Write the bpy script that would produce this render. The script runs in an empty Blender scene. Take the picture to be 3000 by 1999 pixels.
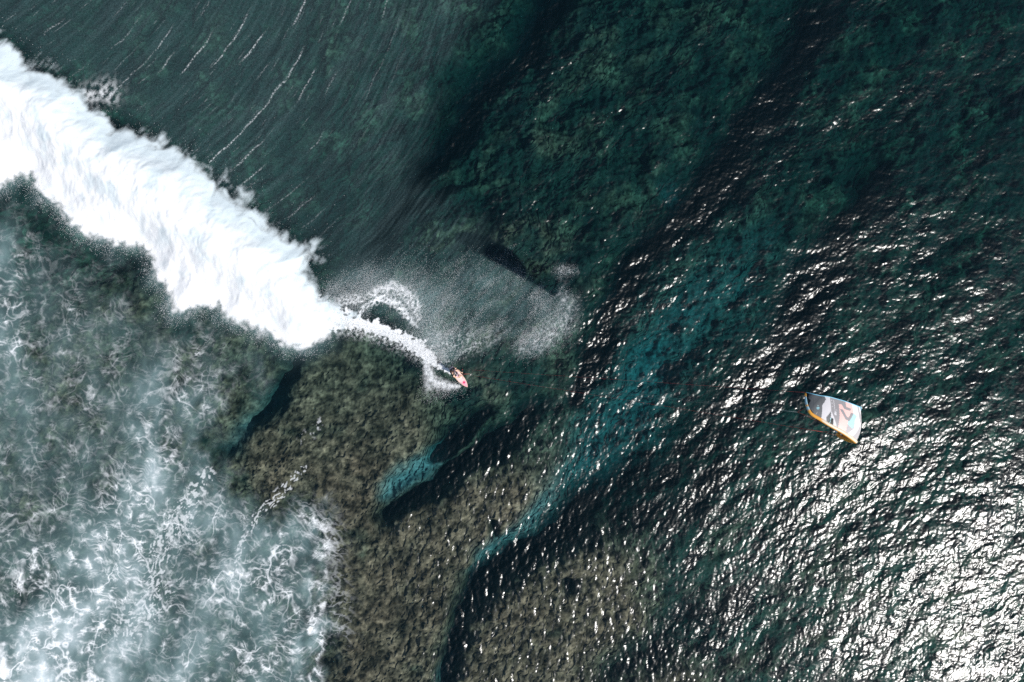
import bpy, bmesh, math, random
import numpy as np
from mathutils import Vector, Matrix

S = bpy.context.scene
R = math.radians
# ================================================================ camera, sky, sun, exposure
CAM_H = 48.0
cam_d = bpy.data.cameras.new('camera'); cam = bpy.data.objects.new('camera', cam_d)
S.collection.objects.link(cam); S.camera = cam
cam.location = (0, 0, CAM_H); cam.rotation_euler = (0, 0, 0)          # a drone looking straight down
cam_d.sensor_width = 36; cam_d.lens = 36 * CAM_H / 72.0
cam_d.clip_start = 0.5; cam_d.clip_end = 6000

SUN_EL, SUN_AZ = 47.0, 122.0          # azimuth clockwise from the picture's up
w = bpy.data.worlds.new('World'); S.world = w; w.use_nodes = True
wn = w.node_tree.nodes; wl = w.node_tree.links; wn.clear()
sky = wn.new('ShaderNodeTexSky'); sky.sky_type = 'NISHITA'; sky.sun_disc = False
sky.sun_elevation = R(SUN_EL); sky.sun_rotation = R(SUN_AZ); sky.air_density = 1.0; sky.dust_density = 0.6
bg = wn.new('ShaderNodeBackground'); bg.inputs['Strength'].default_value = 0.09
wo = wn.new('ShaderNodeOutputWorld')
wl.new(sky.outputs[0], bg.inputs[0]); wl.new(bg.outputs[0], wo.inputs[0])
sd_ = bpy.data.lights.new('sun', 'SUN'); sd_.energy = 4.6; sd_.angle = R(0.53); sd_.color = (1.0, 0.965, 0.92)
sun = bpy.data.objects.new('sun', sd_); S.collection.objects.link(sun)
sdir = Vector((math.sin(R(SUN_AZ)) * math.cos(R(SUN_EL)), math.cos(R(SUN_AZ)) * math.cos(R(SUN_EL)), math.sin(R(SUN_EL))))
sun.rotation_euler = sdir.to_track_quat('Z', 'Y').to_euler(); sun.location = sdir * 200
S.view_settings.view_transform = 'Standard'; S.view_settings.look = 'None'
S.view_settings.exposure = 0.15; S.view_settings.gamma = 1.0
S.cycles.transparent_max_bounces = 24; S.cycles.max_bounces = 8
S.cycles.volume_bounces = 0
S.cycles.use_denoising = False
import numpy as np
# ---------------------------------------------------------------- plan of the place
# The sea was surveyed from straight above on a plan sheet 2353 units wide; K metres per unit.
K = 72.0 / 2353.0
def P(X, Y):
    return ((X - 1176.5) * K, (784.0 - Y) * K)
_rng = np.random.RandomState(11)
_perm = _rng.permutation(256).astype(np.int32)
_perm = np.concatenate([_perm, _perm])
_ga = _rng.rand(256).astype(np.float32) * 2 * np.pi
_gx, _gy = np.cos(_ga), np.sin(_ga)
_jx, _jy = _rng.rand(256).astype(np.float32), _rng.rand(256).astype(np.float32)

def noise(x, y, seed=0):
    """gradient noise, about -0.7..0.7"""
    x = np.asarray(x, np.float32) + np.float32(seed * 17.31); y = np.asarray(y, np.float32) + np.float32(seed * 9.77)
    xi = np.floor(x).astype(np.int32); yi = np.floor(y).astype(np.int32)
    fx = x - xi; fy = y - yi
    u = fx * fx * fx * (fx * (fx * 6 - 15) + 10); v = fy * fy * fy * (fy * (fy * 6 - 15) + 10)
    xi &= 255; yi &= 255
    def g(ix, iy, dx, dy):
        h = _perm[_perm[ix & 255] + (iy & 255)]
        return _gx[h] * dx + _gy[h] * dy
    a = g(xi, yi, fx, fy); b = g(xi + 1, yi, fx - 1, fy)
    c = g(xi, yi + 1, fx, fy - 1); d = g(xi + 1, yi + 1, fx - 1, fy - 1)
    return ((a + u * (b - a)) + v * ((c + u * (d - c)) - (a + u * (b - a)))).astype(np.float32)

def fbm(x, y, octv=4, seed=0, gain=0.5, lac=2.03):
    s = 0; a = 1.0; f = 1.0
    for o in range(octv):
        s = s + a * noise(x * f, y * f, seed + o * 3); a *= gain; f *= lac
    return s
def ridged(x, y, octv=3, seed=0, gain=0.5):
    s = 0; a = 1.0; f = 1.0; t = 0
    for o in range(octv):
        s = s + a * (1 - np.abs(noise(x * f, y * f, seed + o * 5)) * 2.2); t += a; a *= gain; f *= 2.1
    return s / t
def worley(x, y, seed=0):
    """F2-F1 of a jittered grid (zero on the cell borders)"""
    x = np.asarray(x, np.float32) + seed * 31.7; y = np.asarray(y, np.float32) + seed * 12.3
    xi = np.floor(x).astype(np.int32); yi = np.floor(y).astype(np.int32)
    f1 = np.full(x.shape, 9, np.float32); f2 = f1.copy()
    for dx in (-1, 0, 1):
        for dy in (-1, 0, 1):
            h = _perm[_perm[(xi + dx) & 255] + ((yi + dy) & 255)]
            d = (xi + dx + _jx[h] - x) ** 2 + (yi + dy + _jy[h] - y) ** 2
            f2 = np.where(d < f1, f1, np.minimum(f2, d)); f1 = np.minimum(f1, d)
    return np.sqrt(f2) - np.sqrt(f1)
def sst(a, b, x):
    t = np.clip((x - a) / (b - a), 0, 1); return t * t * (3 - 2 * t)
def line(X, Y, pts):
    """distance to a polyline, with width and strength interpolated: pts = (x, y, w, s)"""
    best = np.full(X.shape, 1e9, np.float32); val = np.zeros(X.shape, np.float32)
    for p, q in zip(pts[:-1], pts[1:]):
        ex, ey = q[0] - p[0], q[1] - p[1]
        t = np.clip(((X - p[0]) * ex + (Y - p[1]) * ey) / (ex * ex + ey * ey + 1e-9), 0, 1)
        d = np.hypot(X - p[0] - t * ex, Y - p[1] - t * ey)
        w = p[2] + t * (q[2] - p[2]); s = p[3] + t * (q[3] - p[3])
        val = np.maximum(val, s * np.exp(-(d / w) ** 2)); best = np.minimum(best, d)
    return val, best
def L(X, Y, *pts): return line(X, Y, pts)[0]
def poly(X, Y, pts):
    """signed distance to a closed outline, positive inside"""
    d = np.full(X.shape, 1e18, np.float32); ins = np.zeros(X.shape, bool)
    n = len(pts)
    for i in range(n):
        ax, ay = pts[i]; bx, by = pts[(i + 1) % n]
        ex, ey = bx - ax, by - ay
        t = np.clip(((X - ax) * ex + (Y - ay) * ey) / (ex * ex + ey * ey + 1e-9), 0, 1)
        d = np.minimum(d, (X - ax - t * ex) ** 2 + (Y - ay - t * ey) ** 2)
        if ay != by:
            c = (ay > Y) != (by > Y)
            ins ^= c & (X < ax + (Y - ay) / (by - ay) * ex)
    d = np.sqrt(d); return np.where(ins, d, -d)

BAND = [(-420,-150),(-200,0),(-80,60),(0,98),(60,138),(130,182),(200,218),(235,262),(290,308),(350,315),(400,345),(460,366),(500,400),(530,440),(600,490),(650,530),(690,562),(738,578),(722,620),(745,668),(790,706),(815,722),(800,742),(775,752),(758,782),(700,802),(655,802),(622,770),(562,748),(512,733),(500,700),(452,716),(396,722),(388,662),(356,640),(350,600),(330,568),(262,566),(200,540),(162,510),(130,470),(92,450),(68,402),(0,433),(-80,420),(-200,330),(-420,180)]
FOAMZONE = [(-600,300),(0,450),(100,480),(250,600),(340,680),(380,730),(500,740),(580,780),(625,835),(570,900),(515,960),(490,1040),(540,1110),(620,1180),(700,1150),(765,1190),(775,1260),(750,1330),(752,1420),(745,1580),(730,1900),(-600,1900)]
LEFTCALM = [(-600,-400),(1150,-400),(1150,0),(1010,200),(960,400),(1120,480),(1160,600),(1290,660),(1310,740),(1230,800),(1060,870),(1060,980),(1010,1090),(880,1180),(900,1300),(960,1420),(960,1900),(-600,1900)]
REEF = [(640,860),(760,790),(880,820),(1010,930),(1055,980),(1100,960),(1220,990),(1300,1060),(1290,1150),(1300,1230),(1400,1230),(1480,1300),(1510,1420),(1560,1520),(1680,1640),(1760,1900),(740,1900),(745,1500),(760,1250),(700,1150),(620,1180),(520,1080),(500,980)]
SPRAY = [(760,665),(830,625),(900,620),(1010,650),(1060,600),(1110,582),(1170,590),(1225,628),(1280,650),(1316,690),(1305,750),(1255,800),(1215,812),(1150,795),(1090,790),(1045,830),(1020,850),(985,800),(940,760),(900,745),(860,725),(800,700)]

def plan(X, Y):
    """broad maps of the place on plan coordinates; returns a dict of float32 arrays"""
    M = {}
    wx = 26 * fbm(X / 90, Y / 90, 3, 40); wy = 26 * fbm(X / 90, Y / 90, 3, 47)
    Xw, Yw = X + wx, Y + wy
    M['band'] = poly(X, Y, BAND)
    M['bandw'] = poly(X + .35 * wx, Y + .35 * wy, BAND)
    fz = poly(X + .9 * wx, Y + .9 * wy, FOAMZONE) + 85 * fbm(X / 55, Y / 70, 4, 44); M['fz'] = sst(-30, 75, fz)
    calm = sst(-30, 60, poly(Xw, Yw, LEFTCALM))
    M['calm'] = calm
    M['reef'] = sst(-70, 60, poly(Xw, Yw, REEF))
    M['spray'] = poly(X + .5 * wx, Y + .5 * wy, SPRAY)
    # milky, air-filled water under the foam
    Xm = X + 22 * fbm(X / 60, Y / 100, 3, 50); Ym = Y
    m = L(Xm, Ym, (372,745,30,.15),(352,900,34,.40),(338,1000,36,.62),(342,1110,48,.66),(330,1200,66,.5),(290,1260,80,.45))
    m = np.maximum(m, L(Xm, Ym, (250,1260,70,.5),(160,1330,70,.6),(200,1400,70,.6),(110,1480,80,.8),(60,1560,100,.95),(40,1660,120,.9)))
    m = np.maximum(m, L(Xm, Ym, (300,1300,50,.5),(330,1440,50,.5),(260,1540,80,.7),(240,1640,80,.65)))
    m = np.maximum(m, L(Xm, Ym, (440,930,40,.22),(470,1080,45,.25),(450,1180,50,.33),(560,1250,50,.38),(540,1330,60,.30),(470,1450,70,.3),(420,1560,70,.35)))
    m = np.maximum(m, L(Xm, Ym, (700,1180,26,.2),(728,1300,26,.42),(730,1420,30,.6),(712,1500,44,.65),(705,1600,50,.65)))
    m = np.maximum(m, L(Xm, Ym, (5,540,30,.55),(18,640,28,.45),(20,760,26,.3),(10,900,40,.22),(60,1000,60,.2)))
    m = np.maximum(m, L(Xm, Ym, (600,800,26,.10),(622,850,28,.28),(600,920,26,.18)))
    m = np.maximum(m, L(Xm, Ym, (690,1185,30,.25),(600,1330,40,.22),(620,1440,40,.22),(620,1560,50,.26)))
    hole = L(Xm, Ym, (60,1180,60,.7),(120,1240,30,.5)) + L(Xm, Ym, (110,1300,34,.8),(60,1380,40,.7)) + L(Xm, Ym, (170,1440,24,.8)) + L(Xm, Ym, (500,1090,24,.7)) + L(Xm, Ym, (560,1480,40,.5)) + L(Xm, Ym, (470,1240,24,.6))
    n1 = fbm(X / 75, Y / 110, 4, 3, .45); n2 = fbm(X / 26, Y / 34, 3, 8)
    vb = np.clip(.85 + .7 * fbm(X / 60 + .15 * Y / 60, Y / 120, 3, 311), .3, 1.5)
    mk = (1.75 * vb * m * (1 + .35 * n1 + .25 * n2) + M['fz'] * np.clip(.22 + .34 * n1 + .12 * n2 + .12 * sst(900, 1300, Y), .02, .5)) * (1 - .75 * np.clip(hole * (1 + n2), 0, 1))
    M['milk'] = (1 - np.exp(-np.clip(mk, 0, 3) * .80)) * M['fz'] ** .8 * (.4 + .6 * sst(20, 200, -M['band']))
    # --- sea bed
    ch = L(Xw, Yw, (1000,1700,30,1),(1020,1568,26,1),(1050,1440,26,1),(1110,1350,34,1),(1190,1300,34,1),(1290,1235,36,1),(1390,1150,46,.95),(1480,1110,60,.8),(1600,1060,70,.6),(1750,900,70,.7),(1850,800,70,.8),(1930,620,60,.7),(2010,480,50,.6))
    ch = np.maximum(ch, L(Xw, Yw, (880,1185,24,.95),(950,1145,24,1),(1040,1085,26,1),(1110,1045,24,1),(1190,975,30,.8),(1255,930,30,.4)))
    ch = np.maximum(ch, L(Xw, Yw, (1005,1055,24,1),(1060,1000,26,1),(1110,955,24,.6)))
    ch = np.maximum(ch, L(Xw, Yw, (1340,920,24,.9),(1390,800,30,1),(1425,690,34,1),(1475,590,38,1),(1590,480,44,1),(1690,370,44,1),(1770,230,44,1),(1890,80,48,1),(1960,-80,52,1)))
    ch = np.maximum(ch, L(Xw, Yw, (770,640,34,.5),(830,540,34,.7),(880,420,34,.9),(1000,300,38,1),(1090,150,46,.95),(1200,60,50,.95),(1280,-80,56,1)))
    ch = np.maximum(ch, L(Xw, Yw, (1420,1190,40,.4),(1600,1190,40,.6),(1700,1090,30,.5)))
    ch = np.maximum(ch, L(Xw, Yw, (1430,1560,50,.6),(1540,1500,50,.7),(1660,1420,50,.5),(1720,1380,30,.3)))
    ch = np.maximum(ch, L(Xw, Yw, (665,815,14,.8),(610,900,16,.7),(560,970,18,.5)))
    ch = np.maximum(ch, .9 * L(X, Y, (1305,1352,8,1),(1312,1360,16,1)) + .6 * L(X, Y, (1130,1215,10,.9),(1135,1245,8,.9)))
    M['chan'] = ch
    sd = L(Xw, Yw, (868,1148,12,.7),(905,1110,22,.95),(955,1085,26,1),(1000,1055,18,.9))
    sd = np.maximum(sd, L(Xw, Yw, (1090,1335,16,.5),(1115,1290,26,.75),(1175,1262,24,.75),(1235,1215,30,.6),(1290,1140,44,.55),(1390,1050,75,.7),(1470,960,90,.75),(1530,840,80,.9),(1600,740,85,.55),(1720,650,100,.45),(1800,560,90,.25)))
    sd = np.maximum(sd, L(Xw, Yw, (1020,1560,14,.4),(1000,1590,18,.5)))
    sd = np.maximum(sd, L(Xw, Yw, (650,860,20,.2),(590,930,26,.35),(540,990,28,.5),(505,1040,26,.35)))
    sd = np.maximum(sd, L(Xw, Yw, (1575,410,26,.5),(1590,420,20,.5)))
    M['sand'] = sd
    ch = np.maximum(ch, L(Xw, Yw, (1900,900,40,.5),(1900,760,46,.9),(1930,640,50,.9),(2010,520,50,.8),(2100,380,50,.6)))
    ch = np.maximum(ch, L(Xw, Yw, (870,470,24,.6),(930,420,26,.8),(1000,400,24,.5)))
    M['chan'] = ch
    bl = fbm(X / 150, Y / 130, 4, 21)
    M['deepn'] = bl
    return M
# ================================================================ small helpers
def link(name, data, parent=None):
    o = bpy.data.objects.new(name, data); S.collection.objects.link(o)
    if parent is not None: o.parent = parent
    return o
def tag(o, label=None, cat=None, group=None, kind=None):
    if label: o['label'] = label
    if cat: o['category'] = cat
    if group: o['group'] = group
    if kind: o['kind'] = kind
    return o
class N:
    """tiny node-tree writer"""
    def __init__(s, name):
        s.m = bpy.data.materials.new(name); s.m.use_nodes = True
        s.t = s.m.node_tree; s.t.nodes.clear(); s.out = s.t.nodes.new('ShaderNodeOutputMaterial')
    def n(s, kind, ins=None, **props):
        nd = s.t.nodes.new('ShaderNode' + kind)
        for k, v in props.items(): setattr(nd, k, v)
        for k, v in (ins or {}).items():
            sock = nd.inputs[k]
            if isinstance(v, bpy.types.NodeSocket): s.t.links.new(v, sock)
            else: sock.default_value = v
        return nd
    def math(s, op, a, b=0.0, c=0.0, clamp=False):
        return s.n('Math', {0: a, 1: b, 2: c}, operation=op, use_clamp=clamp).outputs[0]
    def mix(s, f, a, b):
        return s.n('Mix', {0: f, 6: a, 7: b}, data_type='RGBA').outputs[2]
    def mixs(s, f, a, b):
        return s.n('MixShader', {0: f, 1: a, 2: b}).outputs[0]
    def ss(s, v, a, b):
        return s.n('MapRange', {0: v, 1: a, 2: b}, interpolation_type='SMOOTHSTEP').outputs[0]
    def surf(s, sh): s.t.links.new(sh, s.out.inputs['Surface'])
def simple(name, col, rough=0.5, spec=0.5, metal=0.0, vary=0.06, scale=6.0, coat=0.0):
    m = N(name)
    tc = m.n('TexCoord').outputs['Object']
    no = m.n('TexNoise', {'Vector': tc, 'Scale': scale, 'Detail': 4.0}).outputs[0]
    a = tuple(max(0, c * (1 - vary * 2)) for c in col[:3]) + (1,); b = tuple(min(1, c * (1 + vary * 2)) for c in col[:3]) + (1,)
    p = m.n('BsdfPrincipled', {'Base Color': m.mix(no, a, b), 'Roughness': rough, 'Specular IOR Level': spec, 'Metallic': metal, 'Coat Weight': coat})
    m.surf(p.outputs[0]); return m.m

def grid(name, xs, ys, Z, dx=None, dy=None, mask=None, attrs=None, mat=None):
    """one sheet of quads on the lines xs, ys; Z and the offsets are (ny, nx); mask drops cells"""
    ny, nx = Z.shape
    XX, YY = np.meshgrid(xs.astype(np.float32), ys.astype(np.float32))
    if dx is not None: XX = XX + dx; YY = YY + dy
    co = np.stack([XX, YY, Z.astype(np.float32)], -1).reshape(-1, 3)
    idx = np.arange(nx * ny, dtype=np.int32).reshape(ny, nx)
    q = np.stack([idx[:-1, :-1], idx[:-1, 1:], idx[1:, 1:], idx[1:, :-1]], -1).reshape(-1, 4)
    keepv = None
    if mask is not None:
        mv = mask
        k = (mv[:-1, :-1] | mv[:-1, 1:] | mv[1:, 1:] | mv[1:, :-1]).reshape(-1)
        q = q[k]
        keepv = np.unique(q); remap = np.full(nx * ny, -1, np.int32); remap[keepv] = np.arange(len(keepv)); q = remap[q]; co = co[keepv]
    me = bpy.data.meshes.new(name)
    me.vertices.add(len(co)); me.vertices.foreach_set('co', co.ravel())
    me.loops.add(q.size); me.loops.foreach_set('vertex_index', q.ravel().astype(np.int32))
    me.polygons.add(len(q)); me.polygons.foreach_set('loop_start', np.arange(0, q.size, 4, dtype=np.int32))
    me.polygons.foreach_set('loop_total', np.full(len(q), 4, np.int32))
    me.update(calc_edges=True); me.shade_smooth()
    for an, (r, g, b, a) in (attrs or {}).items():
        arr = np.stack([np.broadcast_to(np.asarray(v, np.float32), Z.shape) for v in (r, g, b, a)], -1).reshape(-1, 4)
        if keepv is not None: arr = arr[keepv]
        at = me.color_attributes.new(an, 'FLOAT_COLOR', 'POINT'); at.data.foreach_set('color', arr.ravel().astype(np.float32))
    if mat: me.materials.append(mat)
    return link(name, me)
def lines_out(lo, hi, step, far, ratio):
    c = list(np.arange(lo, hi + step / 2, step)); s = step; a = c[-1]; up = []
    while a < far: s *= ratio; a += s; up.append(a)
    dn = [lo - (u - c[-1]) for u in up][::-1]
    return np.array(dn + c + up, np.float64), len(up)
def blur(a, k):
    for _ in range(2):
        for ax in (0, 1):
            c = np.cumsum(np.concatenate([np.repeat(a.take([0], ax), k + 1, ax), a, np.repeat(a.take([-1], ax), k, ax)], ax), ax)
            a = (c.take(range(2 * k + 1, c.shape[ax]), ax) - c.take(range(0, c.shape[ax] - 2 * k - 1), ax)) / (2 * k + 1)
    return a
def sample(F, lx, ly, X, Y):
    """bilinear look-up of a coarse map on the regular lines lx, ly"""
    u = np.clip((X - lx[0]) / (lx[1] - lx[0]), 0, len(lx) - 1.001); v = np.clip((Y - ly[0]) / (ly[1] - ly[0]), 0, len(ly) - 1.001)
    i = u.astype(np.int32); j = v.astype(np.int32); fu = (u - i).astype(np.float32); fv = (v - j).astype(np.float32)
    return (F[j, i] * (1 - fu) + F[j, i + 1] * fu) * (1 - fv) + (F[j + 1, i] * (1 - fu) + F[j + 1, i + 1] * fu) * fv

# ================================================================ the sea: plan maps
lx = np.arange(-500, 2860, 5, dtype=np.float32); ly = np.arange(-500, 2070, 5, dtype=np.float32)
LX, LY = np.meshgrid(lx, ly)
PM = plan(LX, LY)

def swell(X, Y):
    """height in metres of the breaking swell: steep face to the lower left, long back to the upper right"""
    pts = [(-500,-160,1),(-80,120,1),(300,420,1),(560,600,1),(760,715,1),(860,742,1),(970,800,1),(1060,880,1),(1200,1020,1),(1400,1200,1)]
    best = np.full(X.shape, 1e9, np.float32); side = np.zeros(X.shape, np.float32); s_at = np.zeros(X.shape, np.float32)
    acc = 0.0
    for p, q in zip(pts[:-1], pts[1:]):
        ex, ey = q[0] - p[0], q[1] - p[1]; l = math.hypot(ex, ey)
        t = np.clip(((X - p[0]) * ex + (Y - p[1]) * ey) / (l * l), 0, 1)
        d = np.hypot(X - p[0] - t * ex, Y - p[1] - t * ey)
        sg = np.sign(ex * (Y - p[1]) - ey * (X - p[0]))
        k = d < best
        best = np.where(k, d, best); side = np.where(k, sg, side); s_at = np.where(k, acc + t * l, s_at); acc += l
    amp = np.interp(s_at, [0, 1300, 1550, 1750, 1950, 2300], [1.45, 1.45, 1.15, .8, .3, 0]).astype(np.float32)
    d = best * K
    front = np.exp(-(d / 1.5) ** 2); back = np.exp(-(d / 6.5) ** 2)
    return amp * np.where(side > 0, front, back), side
PM['swell'] = blur(swell(LX, LY)[0], 3)

# ---------------------------------------------------------------- wind waves (one FFT tile, 102.4 m, 5 cm)
NF, LF = 2048, 102.4
def waves():
    rs = np.random.RandomState(5)
    k1 = 2 * np.pi * np.fft.fftfreq(NF, LF / NF)
    KX, KY = np.meshgrid(k1, k1); KK = np.hypot(KX, KY); KK[0, 0] = 1e9
    th = np.arctan2(KY, KX)
    def spec(kdir, spread, kmin, kmax, p, seed):
        r = np.random.RandomState(seed)
        d = np.cos(th - kdir); dd = np.where(d > 0, d, .25 * -d) ** spread
        A = np.sqrt(dd) * KK ** (-p) * np.exp(-(kmin / KK) ** 4) * np.exp(-(KK / kmax) ** 2)
        H = (r.normal(size=A.shape) + 1j * r.normal(size=A.shape)) * A
        h = np.fft.ifft2(H).real
        Hh = np.fft.fft2(h)
        sx = np.fft.ifft2(1j * KX * Hh).real; sy = np.fft.ifft2(1j * KY * Hh).real
        s = math.sqrt((sx ** 2 + sy ** 2).mean())
        dx = np.fft.ifft2(1j * KX / KK * Hh).real; dy = np.fft.ifft2(1j * KY / KK * Hh).real
        return [(a / s).astype(np.float32) for a in (h, dx, dy)]
    a = spec(R(-60), 2.2, 2.3, 12, 2.0, 1)      # wind waves, 0.7 to 5 m long
    b = spec(R(-52), 1.2, 9.5, 60, 1.8, 2)      # ripples
    c = spec(R(-52), 4.0, .38, 1.3, 2.2, 3)     # longer swell
    e = spec(R(-12), 4.0, 5.0, 40, 2.0, 4)      # short ripples running across over the reef
    return a, b, c, e
WA, WB, WC, WE = waves()

xs, nxo = lines_out(-39.5, 39.5, 0.05, 3000, 1.06); ys, nyo = lines_out(-27.5, 27.5, 0.05, 3000, 1.06)
XX, YY = np.meshgrid(xs, ys); XX = XX.astype(np.float32); YY = YY.astype(np.float32)
PX = XX / K + 1176.5; PY = 784.0 - YY / K
def m(name): return sample(PM[name], lx, ly, PX, PY)
ix = np.round((xs + 41) / 0.05).astype(np.int64) % NF; iy = np.round((ys + 29) / 0.05).astype(np.int64) % NF
fade = (sst(70, 46, np.abs(XX)) * sst(58, 34, np.abs(YY))).astype(np.float32)
gat = lambda A: A[np.ix_(iy, ix)]
calm = m('calm'); reef = m('reef'); fzm = m('fz'); chan = m('chan'); spray = m('spray'); band = m('band')
bw = m('bandw')
patch = fbm(PX / 120, PY / 120, 3, 55)
ripplen = fbm(PX / 260, PY / 200, 3, 58)
aA = (1 - calm) * (1 - .5 * reef) * (.080 + .06 * patch) + calm * .03
aB = (1 - calm) * (.128 + .06 * patch) + calm * (.045 + .05 * (1 - fzm) * sst(760, 900, PY))
aC = (1 - calm) * .048 * (1 - .6 * reef) + calm * .02
aE = (1 - calm) * reef * .09 + (1 - calm) * sst(1900, 1300, PX) * .06 + calm * .02
h = aA * gat(WA[0]) + aB * gat(WB[0]) + aC * gat(WC[0]) + aE * gat(WE[0])
ddx = -(.8 * aA * gat(WA[1]) + .6 * aB * gat(WB[1]) + .5 * aC * gat(WC[1]) + .6 * aE * gat(WE[1]))
ddy = -(.8 * aA * gat(WA[2]) + .6 * aB * gat(WB[2]) + .5 * aC * gat(WC[2]) + .6 * aE * gat(WE[2]))
# wavelets drawn out on the back of the swell, upper left
bx, by = .826, .564; nxv, nyv = .564, -.826
tt = PX * bx + (PY - 98) * by; sN = PX * nxv + (PY - 98) * nyv
sc_ = np.clip(sN, -100, 900)
q = tt - (.25 * sc_ - .00045 * sc_ ** 2) + 7 * fbm(PX / 110, PY / 110, 3, 61)
backz = calm * sst(-20, 40, sN) * sst(1250, 900, tt + .2 * sN)
fine = noise(q / 9, sN / 160, 63); fine2 = noise(q / 26, sN / 260, 66)
h = h + backz * (.012 * fine + .035 * fine2)
mid = calm * sst(700, 900, PX) * sst(1300, 1000, PX) * sst(760, 560, PY)
q2 = (PX * .82 + PY * .57) + 22 * fbm(PX / 60, PY / 60, 3, 71)
h = h + mid * (.09 * ridged(q2 / 34, (PX * -.57 + PY * .82) / 120, 3, 73))
sw = m('swell'); Z = (h * fade + sw).astype(np.float32)

# ---------------------------------------------------------------- foam on the water
def web(sc, seed, wid, aniso=1.0, rot=0.0, warp=.6):
    c, s_ = math.cos(rot), math.sin(rot)
    u = (PX * c + PY * s_) / sc; v = (-PX * s_ + PY * c) / (sc * aniso)
    wu = u + warp * fbm(u * .8, v * .8, 4, seed, .55); wv = v + warp * fbm(u * .8, v * .8, 4, seed + 7, .55)
    w_ = wid * (.35 + 1.3 * np.clip(noise(u * 1.7, v * 1.7, seed + 9) + .45, 0, 1))
    return sst(w_, w_ * .2, worley(wu, wv, seed))
def thread(sc, seed, sharp, aniso=2.0, rot=0.0, warp=.8):
    c, s_ = math.cos(rot), math.sin(rot)
    u = (PX * c + PY * s_) / (sc * aniso); v = (-PX * s_ + PY * c) / sc
    w1 = warp * fbm(u * 1.3, v * .7, 3, seed + 2)
    return sst(0, 1, 1 - np.abs(noise(u + w1 * .5, v + w1, seed)) * sharp)
milk = m('milk')
g1 = fbm(PX / 60, PY / 60, 3, 81); g2 = fbm(PX / 22, PY / 22, 3, 84); gr = noise(PX / 2.6, PY / 2.6, 90); gr2 = noise(PX / 5, PY / 5, 92)
big = L(PX, PY, (60,1560,170,1),(200,1330,120,1),(340,1180,80,.9),(345,950,45,.55)); lft = L(PX, PY, (10,600,40,1),(24,800,40,.8)); cen = L(PX, PY, (455,760,45,.8),(440,860,60,.9),(470,950,50,.6)); rgt = L(PX, PY, (500,1330,60,.6),(640,1330,90,.8),(640,1500,90,.8))
den = np.clip(.22 + .8 * big + .6 * lft + .55 * cen + .55 * rgt + .25 * sst(1080, 1300, PY), 0, 1.1)
cu = PX + 34 * fbm(PX / 70, PY / 70, 3, 301, .45); cv_ = PY + 34 * fbm(PX / 70, PY / 70, 3, 307, .45)
def strand(sc, seed, sharp, aniso, rot, wob=.35):
    c, s_ = math.cos(rot), math.sin(rot)
    u = (cu * c + cv_ * s_) / (sc * aniso); v = (-cu * s_ + cv_ * c) / sc
    return sst(0, .9, 1 - np.abs(noise(u, v + wob * noise(PX / (sc * .9), PY / (sc * .9), seed + 4), seed)) * sharp)
f1 = web(115, 1, .04, 1.1, .3, .5) * sst(-.35, .1, g1); f2 = web(50, 2, .055, 1.3, -.2, .6) * sst(-.2, .2, g1 + .4 * g2)
f3 = web(24, 4, .075, 1.4, .3, .6) * sst(-.1, .3, g2 + .3 * g1)
t1 = strand(22, 31, 9, 3.2, .30) * sst(-.25, .35, g1 + .5 * g2); t2 = strand(11, 33, 7, 3.4, .12) * sst(-.15, .35, .6 * g2 - .4 * g1)
t3 = strand(15, 37, 8, 3.0, .75) * sst(-.1, .4, fbm(PX / 70, PY / 70, 2, 39)); t4 = strand(7, 47, 5, 3.0, .25) * sst(-.05, .4, g2)
nearb = .35 + .65 * sst(20, 200, -band)
bandn = np.clip(.75 + 1.1 * fbm(PX / 55 + .15 * PY / 55, PY / 110, 3, 311) * .6, .3, 1.35)
foam = fzm * nearb * bandn * (.10 + .9 * den) * (.95 * f1 * (.4 + milk) + .58 * f2 + .32 * f3 + .52 * t1 + .38 * t2 + .46 * t3 + .22 * t4) * (.85 + .4 * g2)
foam = foam + fzm * sst(.6, 1.0, milk + .25 * g2) * .22
foam = np.clip(foam * 1.3, 0, .9)
# fine speckled scum between the threads
foam = foam + fzm * den * .10 * sst(.1, .55, gr + .8 * g2) * (.3 + milk)
# the bright right-hand rim of the foam field
rim = L(PX + 12 * g2 + 34 * fbm(PX / 70, PY / 70, 2, 313) + 6, PY, (705,1180,9,.5),(740,1205,10,.6),(762,1250,12,.6),(745,1300,10,.6),(748,1380,10,.8),(736,1460,10,.8),(733,1600,12,.8))
foam = foam + rim * np.clip(.1 + .7 * (t1 + t2 + f2 + f3) + .5 * gr + g2, 0, 1)
fan = thread(11, 41, 4.5, 3.2, .5, 1.1)
foam = foam + fan * .6 * L(PX, PY, (700,1185,34,.7),(745,1225,34,.8),(765,1270,26,.6)) + thread(16, 43, 7, 2.6, .1, 1.2) * .5 * L(PX, PY, (770,1330,30,.5),(780,1450,30,.6))
# glinting sheet reflections, painted into the foam as grey-white flecks
glint_zone = np.maximum(L(PX, PY, (475,1090,22,.7),(420,1180,28,1),(370,1250,26,1),(352,1330,22,1),(350,1420,16,1)), L(PX, PY, (700,1075,8,.8),(640,1140,14,1),(590,1185,10,1),(555,1250,9,1),(540,1330,10,.9)))
glint_zone = np.maximum(glint_zone, L(PX, PY, (700,1010,26,.3),(742,965,12,.45)))
glint_zone = np.maximum(glint_zone, .8 * L(PX, PY, (300,1440,50,1),(390,1345,30,.6)))
fl = noise(q2 / 6, (PX * -.57 + PY * .82) / 13, 101) + .5 * gr2
glint_paint = sst(.14, .24, fl + .34 * glint_zone - .22) * sst(.1, .5, glint_zone)
foam = np.maximum(foam, .55 * glint_paint)
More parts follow.
